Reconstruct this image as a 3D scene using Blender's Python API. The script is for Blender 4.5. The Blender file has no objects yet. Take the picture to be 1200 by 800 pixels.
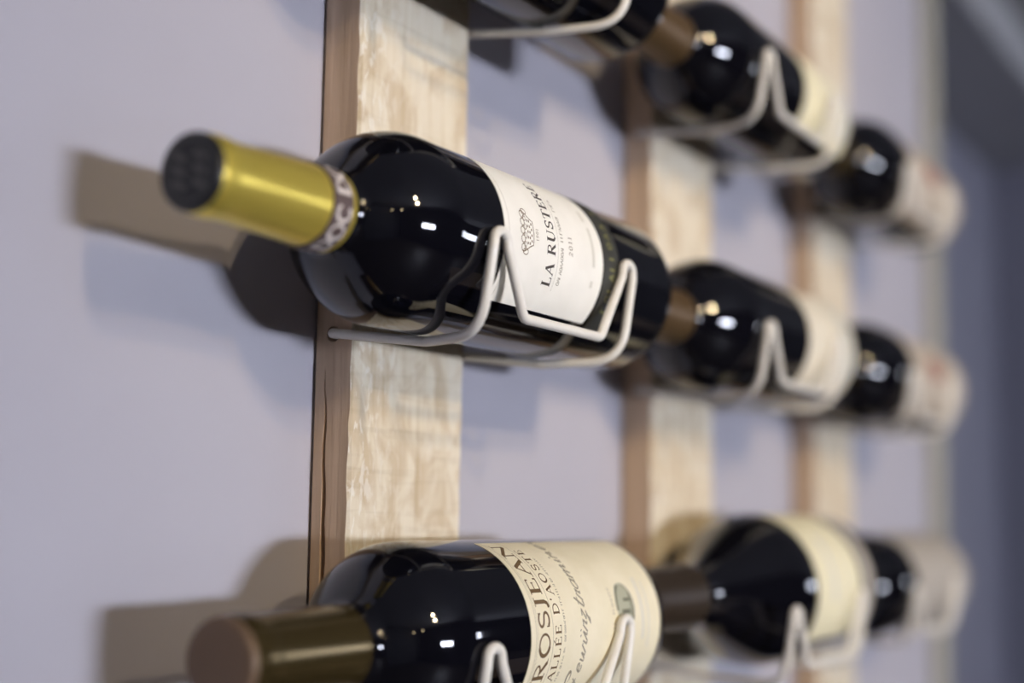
import bpy, bmesh, math, random
from mathutils import Vector, Matrix
rnd = random.Random(7)
S = bpy.context.scene
COL = S.collection
MM = 0.001

# ------------------------------------------------------------------ camera
FPX = 1686.4
cam_d = bpy.data.cameras.new('camera'); cam = bpy.data.objects.new('camera', cam_d); COL.objects.link(cam)
fw = Vector((0.85625, 0.50286, 0.11816)); rt = Vector((0.50485, -0.86308, 0.01464)); up = Vector((-0.10934, -0.04712, 0.99289))
CAM = Vector((-474.4, -375.1, -106.7)) * MM
m = Matrix((rt, up, -fw)).transposed().to_4x4(); m.translation = CAM
cam.matrix_world = m
cam_d.sensor_width = 36; cam_d.lens = FPX / 1200 * 36
cam_d.clip_start = 0.02; cam_d.clip_end = 60
cam_d.dof.use_dof = True; cam_d.dof.focus_distance = 0.580; cam_d.dof.aperture_fstop = 2.7
S.camera = cam

# ------------------------------------------------------------------ world, exposure
w = bpy.data.worlds.new('world'); S.world = w; w.use_nodes = True
w.node_tree.nodes['Background'].inputs[0].default_value = (0.55, 0.6, 0.8, 1)
w.node_tree.nodes['Background'].inputs[1].default_value = 0.3
S.view_settings.view_transform = 'Standard'; S.view_settings.look = 'None'
S.view_settings.exposure = 0.97; S.view_settings.gamma = 1.0; S.view_settings.use_curve_mapping = False

WIN_STRENGTH = 75.0      # daylight in the window opposite the rack
SPOT_POWER = 28.5         # warm ceiling spot aimed at the rack

# ------------------------------------------------------------------ materials
def mat(name, col, rough=0.5, metal=0.0, spec=0.5, emit=None, strength=0.0, coat=0.0):
    a = bpy.data.materials.new(name); a.use_nodes = True
    b = a.node_tree.nodes['Principled BSDF']
    b.inputs['Base Color'].default_value = (*col, 1); b.inputs['Roughness'].default_value = rough
    b.inputs['Metallic'].default_value = metal; b.inputs['Specular IOR Level'].default_value = spec
    b.inputs['Coat Weight'].default_value = coat
    if emit:
        b.inputs['Emission Color'].default_value = (*emit, 1); b.inputs['Emission Strength'].default_value = strength
    return a
def nodes(a):
    nt = a.node_tree
    return nt, nt.nodes['Principled BSDF']
def vary(a, c1, c2, scale=(8, 8, 8), detail=6, lo=0.35, hi=0.65, bump=0.0, bscale=None, rough=None, dist=0.0):
    """noise-driven colour variation (and bump) in object space"""
    nt, b = nodes(a)
    tc = nt.nodes.new('ShaderNodeTexCoord'); mp = nt.nodes.new('ShaderNodeMapping'); mp.inputs['Scale'].default_value = scale
    nz = nt.nodes.new('ShaderNodeTexNoise'); nz.inputs['Scale'].default_value = 1; nz.inputs['Detail'].default_value = detail
    nz.inputs['Distortion'].default_value = dist
    rp = nt.nodes.new('ShaderNodeValToRGB')
    rp.color_ramp.elements[0].position = lo; rp.color_ramp.elements[0].color = (*c1, 1)
    rp.color_ramp.elements[1].position = hi; rp.color_ramp.elements[1].color = (*c2, 1)
    L = nt.links.new
    L(tc.outputs['Object'], mp.inputs[0]); L(mp.outputs[0], nz.inputs['Vector']); L(nz.outputs[0], rp.inputs[0]); L(rp.outputs[0], b.inputs['Base Color'])
    if bump:
        bp = nt.nodes.new('ShaderNodeBump'); bp.inputs['Strength'].default_value = bump; bp.inputs['Distance'].default_value = 0.001
        src = nz
        if bscale:
            m2 = nt.nodes.new('ShaderNodeMapping'); m2.inputs['Scale'].default_value = bscale
            src = nt.nodes.new('ShaderNodeTexNoise'); src.inputs['Scale'].default_value = 1; src.inputs['Detail'].default_value = 5
            L(tc.outputs['Object'], m2.inputs[0]); L(m2.outputs[0], src.inputs['Vector'])
        L(src.outputs[0], bp.inputs['Height']); L(bp.outputs[0], b.inputs['Normal'])
    return a

M = {}
M['wall'] = vary(mat('lavender_wall_paint', (.45, .435, .485), .75), (.438, .424, .474), (.462, .447, .497), (6, 6, 6), bump=.08, bscale=(120, 120, 120))
M['room'] = mat('room_dark_paint', (.10, .10, .108), .8)
M['ceil'] = mat('ceiling_paint', (.30, .30, .31), .85)
M['floor'] = vary(mat('floor_wood', (.06, .045, .035), .5), (.04, .03, .024), (.09, .065, .045), (2, 14, 2))
M['door'] = mat('door_paint_blue_grey', (.21, .21, .265), .45)
M['lintel'] = mat('lintel_paint_grey', (.38, .38, .39), .5)
M['olive'] = mat('trim_paint_olive', (.46, .45, .38), .6)
M['wire'] = mat('wire_white_powder_coat', (.80, .77, .70), .33)
M['glass'] = mat('dark_bottle_glass', (.0035, .0035, .006), .045, spec=.55)
M['glass_warm'] = mat('dark_brown_bottle_glass', (.008, .006, .006), .05, spec=.55)
M['gold'] = mat('gold_foil', (.86, .67, .12), .33, metal=.7)
M['bronze'] = mat('bronze_foil', (.10, .07, .024), .24, metal=.7)
M['bronze_top'] = mat('capsule_top_copper', (.17, .105, .06), .5, metal=.15)
M['brown_foil'] = mat('brown_gold_foil', (.14, .085, .036), .42, metal=.5)
M['dark_foil'] = mat('dark_brown_foil', (.045, .03, .018), .4, metal=.4)
M['black_cap'] = mat('capsule_top_black', (.010, .010, .011), .45)
M['black_emboss'] = mat('capsule_emboss_grey', (.085, .08, .07), .4)
M['band'] = mat('neck_band_dark', (.11, .075, .07), .6)
M['band_txt'] = mat('neck_band_lettering', (.72, .64, .58), .6)
M['white_paper'] = vary(mat('white_label_paper', (.86, .83, .74), .6), (.87, .85, .77), (.92, .90, .82), (60, 60, 60))
M['cream_paper'] = vary(mat('cream_label_paper', (.83, .76, .55), .6), (.80, .73, .52), (.85, .78, .58), (60, 60, 60))
M['yellow_paper'] = mat('pale_yellow_label_paper', (.82, .76, .52), .6)
M['ivory_paper'] = mat('ivory_label_paper', (.78, .71, .56), .6)
M['beige_paper'] = mat('beige_label_paper', (0.528, 0.456, 0.368), .6)
M['grey_paper'] = mat('grey_beige_label_paper', (0.440, 0.400, 0.344), .6)
M['dark_paper'] = mat('charcoal_label_paper', (.040, .040, .034), .55)
M['ink'] = mat('ink_black_brown', (.06, .05, .04), .6)
M['ink_brown'] = mat('ink_brown', (.155, .095, .04), .6)
M['ink_grey'] = mat('ink_grey', (.30, .27, .20), .6)
M['ink_gold'] = mat('ink_olive_gold', (.26, .25, .085), .45)
M['ink_green'] = mat('ink_grey_green', (.44, .44, .32), .6)
M['ink_green2'] = mat('ink_dark_grey_green', (.15, .15, .10), .6)
M['ink_red'] = mat('ink_red_brown', (.34, .15, .105), .6)
M['ink_shade'] = mat('ink_pale_grey', (.68, .66, .57), .6)
M['black_metal'] = mat('black_metal', (.02, .02, .02), .4, metal=.5)

def whitewash(name, k=(1, 1, 1), wear=.8):
    a = mat(name, (.7, .6, .46), .7)
    nt, b = nodes(a); L = nt.links.new
    tc = nt.nodes.new('ShaderNodeTexCoord')
    def noise(scale, detail=6, dist=0.0, rot=0.0):
        mp = nt.nodes.new('ShaderNodeMapping'); mp.inputs['Scale'].default_value = scale; mp.inputs['Rotation'].default_value = (0, rot, 0)
        nz = nt.nodes.new('ShaderNodeTexNoise'); nz.inputs['Scale'].default_value = 1; nz.inputs['Detail'].default_value = detail; nz.inputs['Distortion'].default_value = dist
        L(tc.outputs['Object'], mp.inputs[0]); L(mp.outputs[0], nz.inputs['Vector']); return nz
    def ramp(src, stops):
        r = nt.nodes.new('ShaderNodeValToRGB'); e = r.color_ramp.elements
        while len(e) < len(stops): e.new(.5)
        for q, (pos, c) in zip(e, stops): q.position = pos; q.color = (*c, 1)
        L(src.outputs[0], r.inputs[0]); return r
    def mix(mode, fac, c1, c2):
        n = nt.nodes.new('ShaderNodeMix'); n.data_type = 'RGBA'; n.blend_type = mode
        if hasattr(fac, 'outputs'): L(fac.outputs[0], n.inputs[0])
        else: n.inputs[0].default_value = fac
        L(c1, n.inputs[6]); L(c2, n.inputs[7]); return n
    grain = noise((220, 220, 9), 7, .4)
    base = ramp(grain, [(p_, tuple(min(.96, q * w_) for q, w_ in zip(c_, k))) for p_, c_ in ((.25, (.74, .62, .44)), (.40, (.86, .755, .575)), (.60, (.92, .83, .67)))])
    blot = noise((34, 34, 24), 7, 1.6)
    patch = ramp(blot, [(.40, (.76, .67, .55)), (.53, (1, 1, 1))])
    c = mix('MULTIPLY', wear, base.outputs[0], patch.outputs[0])
    saw = noise((16, 16, 170), 5, .6, .12)
    sawr = ramp(saw, [(.34, (.80, .77, .72)), (.46, (1, 1, 1))])
    c2 = mix('MULTIPLY', .45, c.outputs[2], sawr.outputs[0])
    # chalky paint flecks, densest along the left arris
    fl = noise((300, 300, 110), 6, .5)
    flr = ramp(fl, [(.54, (0, 0, 0)), (.62, (1, 1, 1))])
    sx = nt.nodes.new('ShaderNodeSeparateXYZ'); L(tc.outputs['Object'], sx.inputs[0])
    mr = nt.nodes.new('ShaderNodeMapRange'); mr.inputs[1].default_value = .034; mr.inputs[2].default_value = .0; mr.inputs[3].default_value = .12; mr.inputs[4].default_value = .6
    L(sx.outputs[0], mr.inputs[0])
    mu = nt.nodes.new('ShaderNodeMath'); mu.operation = 'MULTIPLY'; L(flr.outputs[0], mu.inputs[0]); L(mr.outputs[0], mu.inputs[1])
    wh = nt.nodes.new('ShaderNodeRGB'); wh.outputs[0].default_value = (.90, .87, .80, 1)
    c3 = mix('MIX', mu, c2.outputs[2], wh.outputs[0])
    L(c3.outputs[2], b.inputs['Base Color'])
    bp = nt.nodes.new('ShaderNodeBump'); bp.inputs['Strength'].default_value = .5; bp.inputs['Distance'].default_value = .0012
    L(grain.outputs[0], bp.inputs['Height']); L(bp.outputs[0], b.inputs['Normal'])
    return a
M['board'] = whitewash('whitewashed_board', (.85, .845, .82), .7)
M['raw'] = vary(mat('raw_board_edge', (.36, .25, .17), .75), (.45, .32, .21), (.70, .52, .37), (90, 90, 7), 7, .3, .7, bump=.5, bscale=(300, 300, 14))

# ------------------------------------------------------------------ helpers
def tag(o, label=None, cat=None, group=None, kind=None):
    if label: o['label'] = label
    if cat: o['category'] = cat
    if group: o['group'] = group
    if kind: o['kind'] = kind
    return o
def link(name, me, parent=None, mats=()):
    o = bpy.data.objects.new(name, me); COL.objects.link(o)
    for q in mats: me.materials.append(q)
    if parent is not None: o.parent = parent
    return o
def obj(name, bm, material, parent=None, smooth=False, angle=None):
    me = bpy.data.meshes.new(name)
    bmesh.ops.recalc_face_normals(bm, faces=bm.faces[:])
    bm.to_mesh(me); bm.free()
    ms = material if isinstance(material, (list, tuple)) else [material]
    if smooth:
        for f in me.polygons: f.use_smooth = True
        if angle: me.set_sharp_from_angle(angle=math.radians(angle))
    return link(name, me, parent, ms)
def empty(name, loc=(0, 0, 0)):
    o = bpy.data.objects.new(name, None); COL.objects.link(o); o.location = loc; o.empty_display_size = .05
    return o
def box(bm, x0, x1, y0, y1, z0, z1, bevel=0.0, mi=0):
    r = bmesh.ops.create_cube(bm, size=1)
    for v in r['verts']:
        v.co = Vector(((x0 + x1) / 2 + v.co.x * (x1 - x0), (y0 + y1) / 2 + v.co.y * (y1 - y0), (z0 + z1) / 2 + v.co.z * (z1 - z0)))
    fs = set(f for v in r['verts'] for f in v.link_faces)
    for f in fs: f.material_index = mi
    if bevel:
        es = set(e for v in r['verts'] for e in v.link_edges)
        bmesh.ops.bevel(bm, geom=list(es), offset=bevel, segments=2, affect='EDGES')
    return bm
def boxobj(name, x0, x1, y0, y1, z0, z1, material, parent=None, bevel=0.0):
    return obj(name, box(bmesh.new(), x0, x1, y0, y1, z0, z1, bevel), material, parent)
def lathe_x(bm, prof, seg=96, close=True):
    """prof = [(x, r), ...] in mm revolved about the X axis"""
    rings = []
    for x, r in prof:
        if r < 1e-6: rings.append([bm.verts.new((x * MM, 0, 0))]); continue
        rings.append([bm.verts.new((x * MM, -r * MM * math.cos(2 * math.pi * k / seg), r * MM * math.sin(2 * math.pi * k / seg))) for k in range(seg)])
    for a, b in zip(rings, rings[1:]):
        for k in range(seg):
            k2 = (k + 1) % seg
            if len(a) == 1 and len(b) == 1: continue
            if len(a) == 1: bm.faces.new((a[0], b[k], b[k2]))
            elif len(b) == 1: bm.faces.new((a[k], a[k2], b[0]))
            else: bm.faces.new((a[k], a[k2], b[k2], b[k]))
    return bm
def smoothpath(pts, n=8):
    """Catmull-Rom"""
    P = [Vector(p) for p in pts]; P = [P[0] * 2 - P[1]] + P + [P[-1] * 2 - P[-2]]; out = []
    for i in range(1, len(P) - 2):
        for k in range(n):
            t = k / n
            out.append(.5 * ((2 * P[i]) + (P[i + 1] - P[i - 1]) * t + (2 * P[i - 1] - 5 * P[i] + 4 * P[i + 1] - P[i + 2]) * t * t + (3 * P[i] - P[i - 1] - 3 * P[i + 1] + P[i + 2]) * t ** 3))
    out.append(P[-2]); return out
def fillet(pts, rad, n=6):
    """polyline with rounded corners; rad per inner point"""
    P = [Vector(p) for p in pts]; out = [P[0]]
    for i in range(1, len(P) - 1):
        a = (P[i - 1] - P[i]); b = (P[i + 1] - P[i]); la, lb = a.length, b.length; a.normalize(); b.normalize()
        ang = a.angle(b); r = rad[i - 1] if isinstance(rad, (list, tuple)) else rad
        dcut = min(r / math.tan(ang / 2), la * .49, lb * .49)
        p0 = P[i] + a * dcut; p1 = P[i] + b * dcut
        for k in range(n + 1):
            t = k / n
            out.append(p0 * (1 - t) ** 2 + P[i] * 2 * t * (1 - t) + p1 * t * t)
    out.append(P[-1]); return out
def tube(bm, path, r, seg=14):
    P = [Vector(p) for p in path]; prev = None; N = None
    for i, p in enumerate(P):
        t = (P[min(i + 1, len(P) - 1)] - P[max(i - 1, 0)]).normalized()
        if N is None:
            N = t.orthogonal().normalized()
        else:
            N = (N - t * N.dot(t)).normalized()
        B = t.cross(N)
        ring = [bm.verts.new(p + (N * math.cos(2 * math.pi * k / seg) + B * math.sin(2 * math.pi * k / seg)) * r) for k in range(seg)]
        if prev:
            for k in range(seg): bm.faces.new((prev[k], prev[(k + 1) % seg], ring[(k + 1) % seg], ring[k]))
        else: bm.faces.new(ring[::-1])
        prev = ring
    bm.faces.new(prev); return bm

# ------------------------------------------------------------------ room shell
FZ, CZ = -1.50, 1.15
X0, X1, Y0 = -2.6, 8.0, -4.0
WX = 1.02                      # where the lavender wall ends at the door
for n, a in (('floor', (X0, X1, Y0, .3, FZ - .1, FZ)), ('ceiling', (X0, X1, Y0, .3, CZ, CZ + .1))):
    tag(boxobj(n, *a, M['floor' if n == 'floor' else 'ceil']), kind='structure')
tag(boxobj('wall_back', X0, WX, 0, .2, FZ, CZ, M['wall']), kind='structure')
tag(boxobj('wall_left', X0 - .1, X0, Y0, .3, FZ, CZ, M['room']), kind='structure')
tag(boxobj('wall_right', X1, X1 + .1, Y0, .3, FZ, CZ, M['room']), kind='structure')
# door beside the rack: olive edge strip, jamb, recessed blue-grey leaf, grey lintel
tag(boxobj('trim_1', WX - .024, WX + .004, -.012, .0, FZ, CZ, M['olive'], bevel=.002), kind='structure')
DX0, DX1, DZ = WX, 2.02, .478
tag(boxobj('wall_over_door', DX0, X1, .0, .2, DZ + .07, CZ, mat('overdoor_grey', (.115, .11, .11), .7)), kind='structure')
tag(boxobj('wall_beyond_door', DX1, X1, .0, .2, FZ, DZ + .07, M['room']), kind='structure')
tag(boxobj('trim_2', DX0 + .012, DX1 + .06, -.018, .19, DZ, DZ + .07, M['lintel'], bevel=.003), kind='structure')
door = empty('door_1', ((DX0 + DX1) / 2, .1, FZ)); tag(door, kind='structure')
def dpart(n, x0, x1, y0, y1, z0, z1, mt, bev=.003):
    c = Vector(((DX0 + DX1) / 2, .1, FZ)); o = boxobj(n, x0 - c.x, x1 - c.x, y0 - c.y, y1 - c.y, z0 - c.z, z1 - c.z, mt, door, bev); return o
dpart('door_leaf', DX0 + .03, DX1 - .03, .13, .17, FZ + .005, DZ - .004, M['door'])
dpart('jamb', DX0, DX0 + .03, .0, .2, FZ, DZ, M['door']); dpart('jamb', DX1 - .03, DX1, .0, .2, FZ, DZ, M['door'])
for z0, z1 in ((FZ + .2, FZ + .85), (FZ + 1.0, DZ - .14)):
    dpart('panel', DX0 + .16, DX1 - .16, .118, .132, z0, z1, M['door'], .006)
dpart('handle', DX1 - .12, DX1 - .06, .07, .13, FZ + 1.0, FZ + 1.02, M['black_metal'])

# opposite wall with two daylight windows (they show as reflections in the glass)
WINS = [(-.92, .10, -.29, .02, WIN_STRENGTH), (4.3, 5.9, -.10, .42, WIN_STRENGTH * .16)]
def facade():
    bm = bmesh.new(); xs = [X0]
    for a in WINS:
        box(bm, xs[-1], a[0], Y0 - .2, Y0, FZ, CZ); box(bm, a[0], a[1], Y0 - .2, Y0, FZ, a[2]); box(bm, a[0], a[1], Y0 - .2, Y0, a[3], CZ); xs.append(a[1])
    box(bm, xs[-1], X1, Y0 - .2, Y0, FZ, CZ); return bm
tag(obj('wall_front', facade(), M['room']), kind='structure')
M['frame'] = mat('window_frame_dark', (.03, .03, .03), .5)
for i, (xa, xb_, za, zb, st) in enumerate(WINS):
    e = empty('window_%d_offscreen' % (i + 1), ((xa + xb_) / 2, Y0 - .06, za)); tag(e, kind='structure')
    hw, hh = (xb_ - xa) / 2, zb - za
    pane = boxobj('pane_%d_offscreen' % (i + 1), -hw, hw, -.01, 0, 0, hh, mat('daylight_pane_%d' % i, (.8, .85, 1), .3, emit=(.80, .845, 1.0), strength=st), e)
    fr = bmesh.new(); t = .025
    box(fr, -hw, hw, -.03, .04, 0, t); box(fr, -hw, hw, -.03, .04, hh - t, hh); box(fr, -hw, -hw + t, -.03, .04, t, hh - t); box(fr, hw - t, hw, -.03, .04, t, hh - t)
    obj('window_frame', fr, M['frame'], e)
    if i:
        for k in range(1, 3): boxobj('mullion', -hw + 2 * hw * k / 3 - .03, -hw + 2 * hw * k / 3 + .03, .0, .04, t, hh - t, M['frame'], e)

# warm spot over the aisle, aimed at the rack
def spot_lamp(name, loc, target, label, power, cone):
    e = empty(name + '_spotlight_offscreen', loc); tag(e, label, 'spotlight', 'warm ceiling spotlights')
    dr = (Vector(target) - Vector(loc)).normalized(); q = dr.to_track_quat('X', 'Z').to_matrix()
    bm = lathe_x(bmesh.new(), [(-110, 0), (-110, 34), (-5, 40), (0, 40), (0, 36), (-30, 30), (-31, 0)], 32)
    o = obj('housing', bm, M['black_metal'], e, True, 40); o.matrix_local = q.to_4x4()
    b = obj(name + '_lens_offscreen', lathe_x(bmesh.new(), [(-26, 0), (-26, 28), (-24, 28), (-24, 0)], 24), mat('lamp_lens', (1, .8, .5), .3, emit=(1, .72, .38), strength=40), e, True, 40); b.matrix_local = q.to_4x4()
    s = bmesh.new(); tube(s, [(0, 0, .03), (0, 0, CZ - loc[2])], .009, 10); obj('stem', s, M['black_metal'], e)
    if power:
        ld = bpy.data.lights.new('spot', 'SPOT'); ld.energy = power; ld.color = (1, .79, .50); ld.shadow_soft_size = .045
        ld.spot_size = math.radians(cone); ld.spot_blend = 1.0
        lo = bpy.data.objects.new(name + '_spot_offscreen', ld); COL.objects.link(lo); lo.parent = e
        lo.matrix_local = dr.to_track_quat('-Z', 'Y').to_matrix().to_4x4(); lo.location = dr * .004
spot_lamp('hanging', (-.60, -1.90, .74), (.50, 0, .03), 'black ceiling spotlight hung low on a long stem, aimed at the wine rack', SPOT_POWER, 42)
spot_lamp('ceiling', (-.64, -1.90, .98), (.50, 0, .03), 'black ceiling spotlight mounted close under the ceiling, aimed at the wine rack', SPOT_POWER, 42)
# small globe lamps over the room, seen only as sparks in the glass
for nm, x, y in (('pendant_lamp', -2.3, -2.7), ('globe_pendant', -1.7, -2.7)):
    e = empty(nm + '_offscreen', (x, y, .70)); tag(e, 'small warm globe pendant lamp hanging from the ceiling', 'pendant lamp', 'globe pendant lamps')
    g_ = bmesh.new(); bmesh.ops.create_uvsphere(g_, u_segments=20, v_segments=12, radius=.032)
    obj(nm + '_globe_offscreen', g_, mat('lamp_globe', (1, .85, .6), .3, emit=(1, .78, .45), strength=28), e, True)
    obj('cord', tube(bmesh.new(), [(0, 0, .03), (0, 0, CZ - .70)], .003, 8), M['black_metal'], e)
    cp = bmesh.new(); bmesh.ops.create_cone(cp, cap_ends=True, segments=20, radius1=.018, radius2=.01, depth=.05); cp.transform(Matrix.Translation((0, 0, .05))); obj('lamp_holder', cp, M['black_metal'], e, True, 40)

# bar counter down the aisle
ct = empty('bar_counter', (2.3, -.72, FZ)); tag(ct, 'dark wooden bar counter with a paler wooden worktop', 'counter')
boxobj('counter_body', -1.15, 1.25, -.25, .12, 0, .76, M['floor'], ct, .004)
boxobj('worktop', -1.2, 1.3, -.30, .17, .76, .80, M['raw'], ct, .004)

# ------------------------------------------------------------------ lettering: a small serif stroke alphabet
def arc(cx, cy, rx, ry, a0, a1, n=10):
    return [(cx + rx * math.cos(math.radians(a0 + (a1 - a0) * k / n)), cy + ry * math.sin(math.radians(a0 + (a1 - a0) * k / n))) for k in range(n + 1)]
T, t_ = .17, .07
def ser(x, y, wd=.17): return ([(x - wd, y), (x + wd, y)], .05)
G = {
 'L': (.72, [([(.16, 0), (.16, 1)], T), ser(.16, 1), ([(.02, .02), (.64, .02)], t_), ([(.64, 0), (.64, .26)], t_)]),
 'A': (.86, [([(.08, 0), (.42, 1)], t_), ([(.42, 1), (.76, 0)], T), ([(.22, .36), (.62, .36)], t_), ser(.08, 0, .12), ser(.76, 0, .15)]),
 'R': (.86, [([(.16, 0), (.16, 1)], T), ser(.16, 0), ser(.08, .98, .12), ([(.16, .97)] + arc(.38, .74, .26, .23, 90, -90) + [(.16, .51)], .09), ([(.36, .5), (.74, 0)], T), ser(.78, 0, .09)]),
 'U': (.86, [([(.16, 1), (.16, .34)] + arc(.42, .30, .26, .29, 180, 270, 6), T), (arc(.42, .30, .28, .29, 270, 360, 6) + [(.70, 1)], t_), ser(.16, 1), ser(.70, 1, .13)]),
 'S': (.66, [(arc(.34, .75, .24, .23, 30, 180, 9) + arc(.34, .75, .24, .23, 180, 250, 4)[1:] + [(.34, .5)] + arc(.34, .25, .25, .24, 70, -150, 14), .12), ([(.56, .98), (.56, .74)], .06), ([(.1, .02), (.1, .28)], .06)]),
 'T': (.78, [([(.38, 0), (.38, 1)], T), ser(.38, 0), ([(.04, .97), (.72, .97)], t_), ([(.04, 1), (.04, .76)], t_), ([(.72, 1), (.72, .76)], t_)]),
 'E': (.70, [([(.16, 0), (.16, 1)], T), ([(.02, .97), (.60, .97)], t_), ([(.02, .03), (.64, .03)], t_), ([(.16, .52), (.48, .52)], t_), ([(.60, 1), (.60, .78)], t_), ([(.64, 0), (.64, .24)], t_), ([(.48, .62), (.48, .42)], .05)]),
 'O': (.94, [(arc(.45, .5, .38, .48, 100, 260, 14), T), (arc(.45, .5, .38, .48, -100, 100, 14), .10)]),
 'J': (.46, [([(.26, 1), (.26, .10)] + [(.2, -.12), (.04, -.2)], T), ser(.26, 1)]),
 'N': (.90, [([(.14, 0), (.14, 1)], t_), ([(.14, 1), (.74, 0)], T), ([(.74, 0), (.74, 1)], t_), ser(.14, 0, .13), ser(.74, 1, .13), ser(.06, 1, .1)]),
 'V': (.84, [([(.08, 1), (.42, 0)], T), ([(.42, 0), (.76, 1)], t_), ser(.08, 1, .15), ser(.76, 1, .12)]),
 'D': (.90, [([(.16, 0), (.16, 1)], T), ([(.04, .97), (.34, .97)] + arc(.34, .5, .46, .47, 90, -90, 12) + [(.04, .03)], .11)]),
 'G': (.92, [(arc(.47, .5, .40, .48, 40, 180, 10) + arc(.47, .5, .40, .48, 180, 320, 10)[1:], .13), ([(.78, .0), (.78, .42)], .13), ser(.76, .42, .15), ([(.76, .98), (.76, .70)], .06)]),
 'B': (.78, [([(.16, 0), (.16, 1)], T), ([(.04, .97)] + arc(.38, .74, .22, .23, 90, -90) + [(.16, .51)], .08), ([(.16, .5)] + arc(.40, .265, .27, .24, 90, -90) + [(.04, .03)], .09)]),
 'C': (.82, [(arc(.45, .5, .38, .48, 45, 315, 18), .13), ([(.72, .98), (.72, .72)], .06)]),
 'M': (1.06, [([(.12, 0), (.16, 1)], t_), ([(.16, 1), (.5, .05)], T), ([(.5, .05), (.84, 1)], t_), ([(.84, 1), (.88, 0)], T), ser(.12, 0, .12), ser(.88, 0, .15)]),
 'I': (.40, [([(.18, 0), (.18, 1)], T), ser(.18, 0), ser(.18, 1)]),
 'X': (.84, [([(.10, 1), (.72, 0)], T), ([(.10, 0), (.72, 1)], t_)]),
 'Z': (.74, [([(.06, .97), (.64, .97), (.06, .03), (.66, .03)], .11)]),
 "'": (.26, [([(.12, 1), (.08, .72)], .12)]),
 ' ': (.42, []),
 '2': (.62, [(arc(.30, .72, .22, .25, 160, -30, 9) + [(.06, .03), (.56, .03)], .10)]),
 '0': (.64, [(arc(.30, .5, .23, .48, 0, 360, 18), .11)]),
 '1': (.44, [([(.06, .82), (.22, 1), (.22, 0)], .11), ser(.22, 0, .14)]),
 '9': (.62, [(arc(.30, .68, .22, .29, 0, 360, 14), .10), ([(.52, .68), (.46, .25), (.14, 0)], .10)]),
}
G['É'] = (G['E'][0], G['E'][1] + [([(.28, 1.1), (.46, 1.28)], .1)])
# lower-case script, drawn leaning by the shear given to text()
C_ = {
 'G': (1.05, [(arc(.5, .62, .42, .52, 40, 300, 16), .09), ([(.72, .42), (.70, -.1), (.45, -.42), (.1, -.3), (.3, -.05), (.85, .1)], .06), (arc(.55, 1.0, .3, .2, -120, 150, 9), .05)]),
 'e': (.46, [([(.04, .12), (.34, .34)] + arc(.22, .32, .15, .17, 0, 180, 6) + arc(.24, .2, .17, .19, 170, 330, 6), .075)]),
 'w': (.72, [([(.04, .46), (.12, .05), (.24, .03), (.32, .44)], .075), ([(.32, .44), (.36, .06), (.48, .03), (.60, .48), (.70, .40)], .075)]),
 'u': (.56, [([(.06, .46), (.10, .06), (.24, .02), (.42, .46)], .08), ([(.42, .46), (.44, .06), (.54, .06)], .08)]),
 'r': (.42, [([(.04, .0), (.12, .46), (.16, .38), (.34, .44), (.30, .06), (.42, .06)], .075)]),
 'z': (.46, [([(.06, .44), (.34, .44), (.08, .06), (.30, .0), (.26, -.32), (.08, -.36), (.42, .06)], .075)]),
 't': (.36, [([(.16, .86), (.12, .08), (.22, .02), (.36, .1)], .085), ([(.0, .56), (.32, .58)], .05)]),
 'a': (.52, [(arc(.22, .23, .18, .22, 30, 360, 10), .075), ([(.40, .46), (.40, .06), (.52, .06)], .085)]),
 'm': (.78, [([(.04, .46), (.08, .0)], .085), ([(.08, .3), (.24, .46), (.32, .40), (.32, .0)], .085), ([(.32, .3), (.50, .46), (.58, .40), (.58, .06), (.74, .08)], .085)]),
 'i': (.28, [([(.08, .46), (.10, .06), (.24, .06)], .085), ([(.1, .66), (.14, .72)], .09)]),
 'n': (.56, [([(.04, .46), (.08, .0)], .085), ([(.08, .3), (.24, .46), (.34, .40), (.34, .06), (.52, .08)], .085)]),
 ' ': (.4, []),
}
C_['ü'] = (C_['u'][0], C_['u'][1] + [([(.14, .66), (.16, .72)], .09), ([(.36, .66), (.38, .72)], .09)])

def ribbon(pts, wd, out, step):
    """flat stroke -> list of quads (4 xy points each)"""
    P = []
    for a, b in zip(pts, pts[1:]):
        n = max(1, int(math.ceil(math.hypot(b[0] - a[0], b[1] - a[1]) / step)))
        for k in range(n): P.append((a[0] + (b[0] - a[0]) * k / n, a[1] + (b[1] - a[1]) * k / n))
    P.append(pts[-1]); L = []; Rr = []
    for i, p in enumerate(P):
        a = P[max(i - 1, 0)]; b = P[min(i + 1, len(P) - 1)]; dx, dy = b[0] - a[0], b[1] - a[1]; l = math.hypot(dx, dy) or 1
        nx, ny = -dy / l * wd / 2, dx / l * wd / 2; L.append((p[0] + nx, p[1] + ny)); Rr.append((p[0] - nx, p[1] - ny))
    for i in range(len(P) - 1): out.append((L[i], L[i + 1], Rr[i + 1], Rr[i]))
def text(s, size, font=G, track=.0, shear=0.0, width=None, bold=1.0):
    """quads of a line of text centred on 0; x along the line, y up, in mm; width stretches the line"""
    quads = []; x = 0.0; raw = []
    for ch in s:
        adv, st = font[ch]
        for pts, wd in st: raw.append(([((x + px + shear * py), py) for px, py in pts], wd * bold))
        x += adv + track
    x -= track
    sx = (width / (x * size)) if width else 1.0
    for pts, wd in raw: ribbon([((px - x / 2) * size * sx, py * size) for px, py in pts], wd * size * max(1, sx ** .5), quads, 1.2)
    return quads
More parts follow.
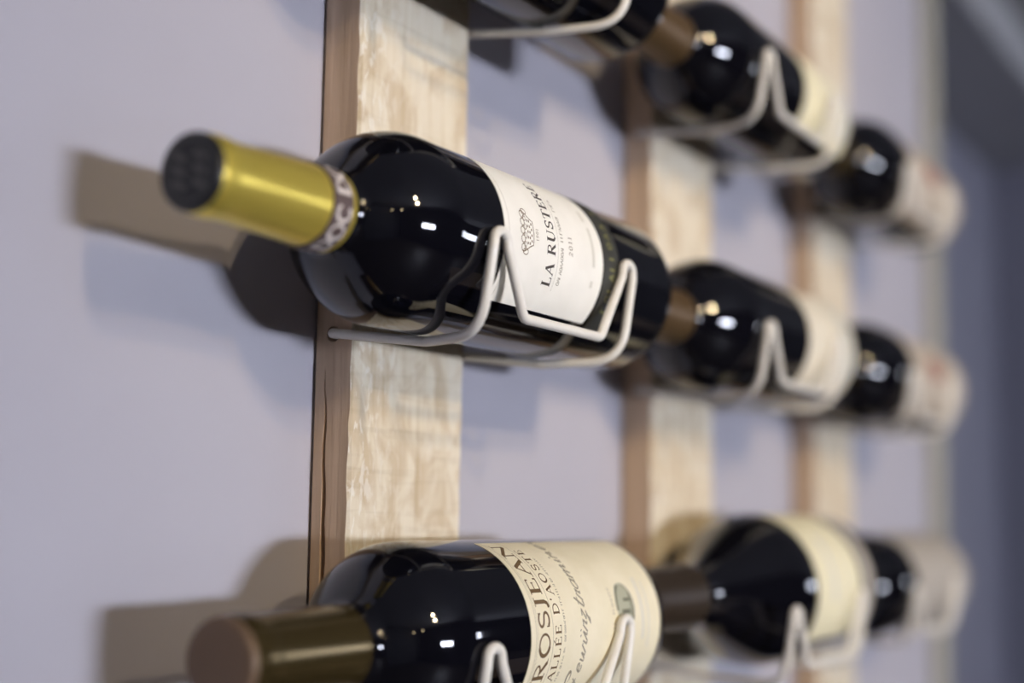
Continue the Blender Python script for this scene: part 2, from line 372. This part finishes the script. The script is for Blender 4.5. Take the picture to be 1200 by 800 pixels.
def ticks(width, size, seed, gap=.55):
    """print too small to read: a row of letter-sized strokes"""
    g = random.Random(seed); q = []; x = -width / 2
    while x < width / 2:
        if g.random() > .16:
            k = g.randrange(4); a = size * .28
            if k == 0: ribbon([(x, 0), (x, size)], size * .2, q, 2)
            elif k == 1: ribbon(arc(x + a, size * .5, a, size * .5, 0, 360, 8), size * .16, q, 2)
            elif k == 2: ribbon([(x, 0), (x, size)], size * .2, q, 2); ribbon([(x, size * .95), (x + 2 * a, size * .95)], size * .14, q, 2)
            else: ribbon([(x, 0), (x + a, size), (x + 2 * a, 0)], size * .16, q, 2)
        x += size * (.45 + gap)
    return q
def wrap(bm, quads, R, phi_c, x0, mi=0):
    """put flat quads (a round the bottle, b towards the neck; mm) on a cylinder of radius R"""
    for q in quads:
        vs = []
        for a, b in q:
            ph = math.radians(phi_c) + a / R
            vs.append(bm.verts.new(((x0 - b) * MM, -R * math.cos(ph) * MM, R * math.sin(ph) * MM)))
        f = bm.faces.new(vs); f.material_index = mi
def wrapobj(name, quads, R, phi_c, x0, material, parent):
    bm = bmesh.new(); wrap(bm, quads, R, phi_c, x0); 
    me = bpy.data.meshes.new(name); bm.to_mesh(me); bm.free(); return link(name, me, parent, [material])
def disc_quads(cx, cy, rx, ry, n=20):
    out = []; k = 6
    for i in range(n):
        a0, a1 = 2 * math.pi * i / n, 2 * math.pi * (i + 1) / n
        for j in range(k):
            r0, r1 = j / k, (j + 1) / k
            out.append(((cx + rx * r0 * math.cos(a0), cy + ry * r0 * math.sin(a0)), (cx + rx * r1 * math.cos(a0), cy + ry * r1 * math.sin(a0)),
                        (cx + rx * r1 * math.cos(a1), cy + ry * r1 * math.sin(a1)), (cx + rx * r0 * math.cos(a1) + 1e-4, cy + ry * r0 * math.sin(a1) + 1e-4)))
    return out
def rect_quads(x0, x1, y0, y1, step=1.5):
    n = max(1, int(abs(x1 - x0) / step)); return [((x0 + (x1 - x0) * k / n, y0), (x0 + (x1 - x0) * (k + 1) / n, y0), (x0 + (x1 - x0) * (k + 1) / n, y1), (x0 + (x1 - x0) * k / n, y1)) for k in range(n)]
def patch(R, ph0, ph1, xa, xb_, th=.18, corner=0.0, bow=0.0):
    """label paper: a curved sheet with thickness on a cylinder; bow bulges the two curved ends"""
    bm = bmesh.new(); n = max(8, int((ph1 - ph0) / 2)); m_ = 12
    def pt(i, j, r):
        u = i / n; ph = math.radians(ph0 + (ph1 - ph0) * u); e = min(u, 1 - u) * (ph1 - ph0) * math.pi / 180 * R
        c = 0.0
        if corner and e < corner: c = corner - math.sqrt(max(0, corner ** 2 - (corner - e) ** 2))
        bb = bow * (1 - (2 * u - 1) ** 2)
        a, b = xa + c - bb, xb_ - c + bb
        return ((a + (b - a) * j / m_) * MM, -r * math.cos(ph) * MM, r * math.sin(ph) * MM)
    top = [[bm.verts.new(pt(i, j, R + th)) for j in range(m_ + 1)] for i in range(n + 1)]
    bot = [[bm.verts.new(pt(i, j, R - .03)) for j in range(m_ + 1)] for i in range(n + 1)]
    for i in range(n):
        for j in range(m_):
            bm.faces.new((top[i][j], top[i + 1][j], top[i + 1][j + 1], top[i][j + 1])); bm.faces.new((bot[i][j], bot[i][j + 1], bot[i + 1][j + 1], bot[i + 1][j]))
        bm.faces.new((top[i][0], bot[i][0], bot[i + 1][0], top[i + 1][0])); bm.faces.new((top[i][m_], top[i + 1][m_], bot[i + 1][m_], bot[i][m_]))
    for j in range(m_):
        bm.faces.new((top[0][j], top[0][j + 1], bot[0][j + 1], bot[0][j])); bm.faces.new((top[n][j], bot[n][j], bot[n][j + 1], top[n][j + 1]))
    return bm

# ------------------------------------------------------------------ rack boards with wire holders
BW, BD, GAP = 85.0, 18.8, 1.8           # board width, depth, gap to the wall (mm)
YF = -(BD + GAP)
ROWS = {'top': 155.0, 'mid': 0.0, 'bot': -155.5}
R0 = 37.5; YB = YF - R0 - .4            # bottle axis for a standard bottle
PITCH = 296.35
def board_mesh(width, z0, z1, crack, seed):
    """upright board: whitewashed face, raw edges; edges waver; optional crack in the left edge"""
    g = random.Random(seed); bm = bmesh.new(); n = 150
    # outline columns, anticlockwise seen from above: (x, y, kind)
    def ring(k):
        z = z0 + (z1 - z0) * k / n; u = k / n
        jl = .10 * math.sin(u * 19 + seed) + g.uniform(-.2, .2); jr = .3 * math.sin(u * 15 + seed * 2) + g.uniform(-.1, .1)
        ch = 1.1 + g.uniform(-.45, .5)
        dc = 0.0; wcr = .55; yc = -8.6
        if crack:
            cz = (z - crack[0]) / (crack[1] - crack[0])
            if 0 < cz < 1: dc = 16.0 * math.sin(math.pi * cz) ** .6; wcr = .3 + .9 * math.sin(math.pi * cz) ** 1.4 + g.uniform(-.1, .25)
            yc = -8.8 + 2.0 * (z - crack[0]) / 150 + .35 * math.sin(z * .21) + .2 * math.sin(z * .63)
        pts = [(0, -GAP), (0 + jl * .3, yc + wcr), (dc, yc), (jl * .3, yc - wcr), (jl * .5, YF + ch), (jl * .5 + ch, YF)]
        pts += [(width * q / 6, YF) for q in range(1, 6)] + [(width - ch + jr, YF), (width + jr, YF + ch), (width, -GAP)]
        return [bm.verts.new((x * MM, y * MM, z * MM)) for x, y in pts]
    prev = ring(0); m0 = prev; nn = len(prev)
    for k in range(1, n + 1):
        cur = ring(k)
        for i in range(nn):
            j = (i + 1) % nn
            f = bm.faces.new((prev[i], prev[j], cur[j], cur[i])); f.material_index = 0 if 4 <= i <= 10 else 1
        prev = cur
    f = bm.faces.new(m0[::-1]); f.material_index = 1; f = bm.faces.new(prev); f.material_index = 1
    return bm
def holder(bw, yf, zc, zl=-40.1):
    """bent wire cradle: in at the board's left side, under the bottle, two peaks in front, back to the right side (mm, board frame)"""
    yq = yf - 2.3; c = bw / 2
    h_ = bw / 2
    def half(dz, k): return [(h_ - 4, -11, -34), (h_ + 2.6, -11.5, -34), (h_ + 4.5, YF - R0 - 2, zl), (h_ + 13 + 4 * k, yq + 3 + 2.5 * k, zl + 1 - k), (h_ + 17.2 + .8 * k, yq - .1, -3 + dz), (h_ + 16.9, yq - .1, 2.2 + dz), (h_ + 12.4, yq - .1, 4.0 + dz), (h_ + 8.2, yq - .1, 2.2 + dz), (h_ + 7.0, yq - .1, -3 + dz), (h_ - 12 + 5 * k, yq + .8, -31.5)]
    pts = [(c - x, y, z) for x, y, z in half(-4.0, 1)] + [(c + x, y, z) for x, y, z in reversed(half(.6, 0))]
    rad = [1.5, 3, 17, 6, 3.6, 5, 3.6, 6, 5]; rad = rad + rad[::-1]
    path = fillet(pts, rad, 7)
    return [(x * MM, y * MM, (z + zc) * MM) for x, y, z in path]
def rack(x, width, label, rows, crack=None, seed=1, z0=-640, z1=560):
    e = empty('wine_rack', (x * MM, 0, z0 * MM)); tag(e, label, 'wine rack', 'upright wine rack boards fixed to the wall')
    off = Vector((0, 0, -z0 * MM))
    def put(o): 
        o.data.transform(Matrix.Translation(off)); return o
    bo = put(obj('board', board_mesh(width, z0, z1, crack, seed), [M['board'], M['raw']], e))
    # blind holes drilled into both edges for the wire ends
    h = bmesh.new()
    for zc, yf, zl in rows:
        for sx in (0, 1):
            r = bmesh.ops.create_cone(h, cap_ends=True, segments=20, radius1=.0034, radius2=.0034, depth=.024)
            for v in r['verts']: v.co = Vector((width * sx * MM + v.co.z, -10.4 * MM + v.co.y, (zc - 34 - z0) * MM - v.co.x))
    for f in h.faces: f.material_index = 1
    bmesh.ops.recalc_face_normals(h, faces=h.faces[:])
    cm = bpy.data.meshes.new('drill'); h.to_mesh(cm); h.free(); cm.materials.append(M['board']); cm.materials.append(M['raw'])
    cutter = bpy.data.objects.new('drill', cm); COL.objects.link(cutter); cutter.matrix_world = e.matrix_basis
    md = bo.modifiers.new('holes', 'BOOLEAN'); md.operation = 'DIFFERENCE'; md.solver = 'EXACT'; md.object = cutter
    bpy.context.view_layer.update()
    me = bpy.data.meshes.new_from_object(bo.evaluated_get(bpy.context.evaluated_depsgraph_get()))
    bo.modifiers.clear(); bo.data = me; me.name = 'board'
    bpy.data.objects.remove(cutter)
    for z in (z0 + 60, z1 - 60):
        put(boxobj('wall_spacer', 20 * MM, (width - 20) * MM, -(GAP + .3) * MM, 0, (z - 15) * MM, (z + 15) * MM, M['raw'], e))
    for zc, yf, zl in rows:
        o = put(obj('wire_holder', tube(bmesh.new(), holder(width, yf, zc, zl), .00205), M['wire'], e, True))
    return e
FRONT = YF - 2 * R0 - .4
rack(0, 85, 'whitewashed rack board with a cracked edge, holding the gold-capped bottle', [(ROWS['top'], FRONT, -40.1), (0, FRONT, -40.1), (ROWS['bot'], FRONT, -40.1)], crack=(-190, -55), seed=3)
rack(PITCH - 4, 92, 'middle one of the three upright whitewashed rack boards', [(ROWS['top'], FRONT, -40.1), (0, FRONT, -40.1), (ROWS['bot'], YF - 88.8, -40.1)], seed=5)
rack(2 * PITCH - 4, 92, 'whitewashed rack board beside the door, holding bottles with beige labels', [(ROWS['top'], FRONT, -40.1), (0, FRONT, -40.1), (ROWS['bot'], FRONT, -40.1)], seed=8)

# ------------------------------------------------------------------ bottles
def body_prof(L, R, neck_end, sh_end, rn, slope='bordeaux'):
    """(x, r) from mouth to base, mm"""
    p = [(4, 0), (4, rn - 4.5), (5, rn - 3.4), (20, rn - 2.6), (neck_end * .5, rn - 1.4), (neck_end - 6, rn)]
    n = 18
    if slope == 'bordeaux':
        # small concave fillet out of the neck, then a full round shoulder
        p += [(neck_end - 2, rn + .5), (neck_end + .6, rn + 1.8), (neck_end + 2, rn + 4.0)]
        xa, ra = neck_end + 2, rn + 4.0; t0 = .30
        y0 = math.sqrt(1 - (1 - t0) ** 2.0)
        for k in range(1, n + 1):
            t = t0 + (1 - t0) * k / n
            p.append((xa + (sh_end - xa) * k / n, ra + (R - ra) * (math.sqrt(1 - (1 - t) ** 2.0) - y0) / (1 - y0)))
    else:
        for k in range(n + 1):
            t = k / n; p.append((neck_end - 6 + (sh_end - neck_end + 6) * t, rn + (R - rn) * t * t * (3 - 2 * t)))
    p += [(sh_end + 12, R), (L * .6, R), (L - 9, R), (L - 4, R - 1.0), (L - 1.2, R - 3.6), (L, R - 7), (L - 1, R - 10), (L - 9, R - 16), (L - 22, 9), (L - 26, 0)]
    return p
def wine_bottle(x, row, label, L=296, R=R0, neck_end=72, sh_end=107, rc=13.0, rc2=15.0, cap_end=70, foil='gold', top=None, slope='bordeaux', glass='glass', dz=0.0, tilt=0.0):
    zc = ROWS[row] + (R - R0) + dz; y = YF - R - .4
    e = empty('wine_bottle', (x * MM, y * MM, zc * MM)); tag(e, label, 'wine bottle', 'wine bottles lying in the rack')
    obj('glass_body', lathe_x(bmesh.new(), body_prof(L, R, neck_end, sh_end, rc2 - .9, slope)), M[glass], e, True, 50)
    p = [(1.6, 0), (1.4, rc - 3), (.0, rc - 2.4), (.2, rc - 1.4), (1.6, rc - .4), (4, rc + .35), (7.5, rc + .8), (11, rc + .75), (14, rc + .35), (17, rc + .25), (24, rc + .45), (cap_end * .6, rc + (rc2 - rc) * .5), (cap_end - 2, rc2), (cap_end, rc2 + .1), (cap_end, rc2 - .7)]
    c = obj('capsule', lathe_x(bmesh.new(), p, 64), M[foil], e, True, 50)
    if top:
        d_ = obj('capsule_top', lathe_x(bmesh.new(), [(-.5, 0), (-.5, rc - 2.6), (-.35, rc - 1.2), (.3, rc - .25), (1.8, rc + .12), (2.3, rc + .14), (2.3, rc - .6)], 64), M[top], c, True, 50)
    return e, c
def text_disc(name, quads, xpos, material, parent):
    bm = bmesh.new()
    for q in quads: bm.faces.new([bm.verts.new((xpos * MM, a * MM, b * MM)) for a, b in q])
    me = bpy.data.meshes.new(name); bm.to_mesh(me); bm.free(); return link(name, me, parent, [material])
def paper(e, R, ph0, ph1, xa, xb_, material, name='label', **k):
    return obj(name, patch(R, ph0, ph1, xa, xb_, **k), M[material], e, True, 35)

# -- gold-capped bottle, middle row
X1B = -139.7
b, c = wine_bottle(X1B, 'mid', 'wine bottle with gold capsule, black capsule top and white label reading LA RUSTERE', L=296.6, rc=13.1, rc2=15.2, cap_end=69, foil='gold', top='black_cap')
Rl = R0 + .24
emq = []
for k in (-1, 1):
    for a in range(3): ribbon([(4.4 * k - 3, -6 + 4.6 * a), (4.4 * k + 2.4, -3.2 + 4.6 * a)], 2.1, emq, 2)
ribbon(arc(0, 0, 10.2, 10.2, 0, 360, 40), .5, emq, 2)
text_disc('embossing', emq, -.56, M['black_emboss'], c)
nb = obj('neck_band', lathe_x(bmesh.new(), [(56.0, 14.7), (56.0, 15.32), (66.6, 15.58), (66.6, 15.1)], 64), M['band'], c, True, 40)
nq = text('DOC DOC DOC DOC ', 7.4, track=.03, width=15.6 * 2 * math.pi, bold=1.5)
wrapobj('band_lettering', nq, 15.68, 10, 65.3, M['band_txt'], c)
lb = paper(b, R0, -41, 60, 139.7 - 4, 139.7 + 76, 'white_paper', bow=2.0)
PC = 11.0
o = 139.7
wrapobj('lettering', text('LA RUSTERE', 6.6, width=47, track=.10), Rl, PC + 1.5, o + 34.5, M['ink'], lb)
wrapobj('fine_lettering', ticks(38, 2.2, 3, .25) + rect_quads(-22, 22, 4.4, 4.55), Rl, PC - 3, o + 41.5, M['ink_grey'], lb)
wrapobj('vintage', text('2011', 3.1, track=.2), Rl, PC - 5, o + 49.5, M['ink_brown'], lb)
wrapobj('founding_year', text('1901', 1.9, track=.18), Rl, PC - 5, o + 20.6, M['ink_brown'], lb)
def crest():
    q = []
    for k in range(5): ribbon(arc((k - 2) * 3.4, 4.2 - .35 * abs(k - 2), 1.5, 1.5, 0, 360, 12), .42, q, 2)      # scrolled top
    for k in range(4): ribbon(arc((k - 1.5) * 3.6, 2.0, 1.2, .9, 20, 340, 10), .36, q, 2)
    for r in range(3):                                                                                      # basket of dots
        for k in range(5 - (r > 1)): q += disc_quads((k - (4 - (r > 1)) / 2) * 2.3, .1 - r * 1.5, .62, .46, 8)
    for k in (-1, 1):
        ribbon([(8.6 * k, 3.4), (7.4 * k, 1.0), (6.0 * k, -1.4), (5.0 * k, -3.6)], .4, q, 2)
        ribbon(arc(8.2 * k, 1.6, 1.2, 2.0, 0, 360, 12), .34, q, 2)
    ribbon([(-5.2, -4.2), (0, -4.7), (5.2, -4.2)], .45, q, 2)
    return q
wrapobj('crest', crest(), Rl, PC - 5, o + 12.2, M['ink_brown'], lb)
wrapobj('border', rect_quads(-34.0, 34.0, 0, .2) , Rl, PC, o - 2.4, M['ink_grey'], lb)
wrapobj('marks', rect_quads(-9, 9, 0, 2.4) + rect_quads(12, 18, 1, 3.2) + rect_quads(-18, -15, .5, 2.5), Rl, PC, o + 70, M['ink_shade'], lb)
db = paper(b, R0, -45, 70, o + 79, o + 94, 'dark_paper', 'lower_label')
wrapobj('lettering', ticks(52, 4.6, 9, .6), Rl, 10, o + 89, M['ink_gold'], db)

# -- bottle below it, bottom row
X2B = -117.0
b, c = wine_bottle(X2B, 'bot', 'wine bottle with bronze capsule and large cream label reading GROSJEAN', L=266, rc=14.6, rc2=15.6, cap_end=62, neck_end=67, sh_end=99, foil='bronze', top='bronze_top')
o = 117.0
lb = paper(b, R0, -62, 75, o + 20.5, o + 137, 'cream_paper', bow=1.5)
PC = 12.0
wrapobj('lettering', text('GROSJEAN', 8.6, width=75, track=.06), Rl, PC + 1, o + 34.0, M['ink_brown'], lb)
wrapobj('rules', [q for yb_ in (23.0, 36.6) for q in rect_quads(-44, 44, -yb_, -yb_ + .22)] + rect_quads(-44, 44, -24.2, -24.05), Rl, PC, o, M['ink_grey'], lb)
wrapobj('region_lettering', text("VALLÉE D'AOSTE", 5.0, width=66, track=.16), Rl, PC + 1, o + 43.4, M['ink_brown'], lb)
wrapobj('fine_lettering', ticks(54, 1.4, 5, .35), Rl, PC, o + 47.2, M['ink_grey'], lb)
wrapobj('script_lettering', text('Gewürztraminer', 8.6, C_, width=78, shear=.45, bold=1.15), Rl, PC + 3, o + 66, M['ink_grey'], lb)
em = disc_quads(0, 0, 10.5, 8.5, 26)
wrapobj('emblem', em, Rl, PC + 2, o + 104, M['ink_green'], lb)
eq = []
ribbon(arc(0, 0, 10.0, 8.0, 20, 100, 12), 1.6, eq, 1); ribbon(arc(0, 0, 10.0, 8.0, 190, 350, 14), .8, eq, 1)
eq += rect_quads(-3.5, -1.5, -4, 4) + rect_quads(2, 3.4, -6, 1) + rect_quads(-6, 6, -6.4, -5.2)
wrapobj('emblem_drawing', eq, Rl + .04, PC + 2, o + 104, M['ink_green2'], lb)
wrapobj('emblem_legend', ticks(18, 1.8, 6, .4), Rl, PC + 2, o + 92.5, M['ink_grey'], lb)
wrapobj('foot_lines', rect_quads(-14, 14, 0, 2.2) + rect_quads(-18, 12, -5.5, -4.2), Rl, PC, o + 121, M['ink_shade'], lb)

# -- top row, only its base hangs into view
b, c = wine_bottle(X1B, 'top', 'wine bottle in the top cradle of the cracked board, its foot in view', L=296, foil='bronze', top='bronze_top')
paper(b, R0, -20, 92, o + 30, o + 108, 'ivory_paper')

# -- bottles on the second board
def lines(lb, R, pc, x, material, spec):
    for a0, a1, dx, hgt in spec: wrapobj('print', rect_quads(a0, a1, -dx - hgt, -dx), R + .24, pc, x, M[material], lb)
x2 = 157.0 + PITCH                        # foot of the second column
def second(row, L, **k): return wine_bottle(x2 - L, row, L=L, **k)
b, c = second('top', 289, R=36.6, dz=.5, label='wine bottle with pale yellow label in the top cradle of the middle board', foil='brown_foil', glass='glass', sh_end=112)
lb = paper(b, 36.6, -40, 75, 289 - 98, 289 - 12, 'yellow_paper'); lines(lb, 36.6, 15, 289 - 98, 'ink_shade', [(-26, 26, 3, 1.2), (-20, 20, 34, 6), (-18, 18, 52, 3), (-26, 26, 62, 22)])
b, c = second('mid', 289, label='wine bottle with ivory label in the middle cradle of the middle board', foil='brown_foil', sh_end=112)
lb = paper(b, R0, -48, 78, 289 - 100, 289 - 12, 'ivory_paper'); lines(lb, R0, 15, 289 - 100, 'ink_shade', [(-28, 28, 2, 1), (-18, 18, 22, 5), (-30, 30, 60, 26)]); lines(lb, R0 + .04, 15, 289 - 100, 'ink_grey', [(-34, 34, 56, 1.6), (-16, 10, 70, 3)])
b, c = second('bot', 292, R=44.0, label='fat slope-shouldered wine bottle with yellow label in the lowest cradle of the middle board', foil='dark_foil', slope='sloped', neck_end=78, sh_end=170, rc=15.5, rc2=17.5, cap_end=70, glass='glass')
lb = paper(b, 44.0, -40, 80, 292 - 127, 292 - 48, 'yellow_paper', bow=1); lines(lb, 44, 18, 292 - 127, 'ink_shade', [(-34, 34, 4, 1.4), (-20, 20, 24, 8), (-30, 30, 48, 3), (-34, 34, 70, 2)])
nl = paper(b, 44.0, -30, 70, 292 - 40, 292 - 22, 'grey_paper', 'lower_label')
# -- bottles on the third board
x3 = 157.0 + 2 * PITCH
def third(row, L, **k): return wine_bottle(x3 - L, row, L=L, **k)
for row, lab, ppr, red in (('top', 'wine bottle with a red emblem on its beige label, topmost beside the door', 'beige_paper', 1), ('mid', 'wine bottle with a red emblem on its beige label, middle one beside the door', 'beige_paper', 1), ('bot', 'wine bottle with a plain grey-beige label, lowest one beside the door', 'grey_paper', 0)):
    b, c = third(row, 288, label=lab, foil='bronze', sh_end=112)
    lb = paper(b, R0, -58, 84, 288 - 160, 288 - 6, ppr)
    if red:
        wrapobj('emblem', disc_quads(0, 0, 10, 22, 18), R0 + .24, 14, 288 - 95, M['ink_red'], lb)
        for y_ in (24, -28): wrapobj('emblem_frame', rect_quads(-16, 16, y_, y_ + 2), R0 + .24, 14, 288 - 95, M['ink_grey'], lb)
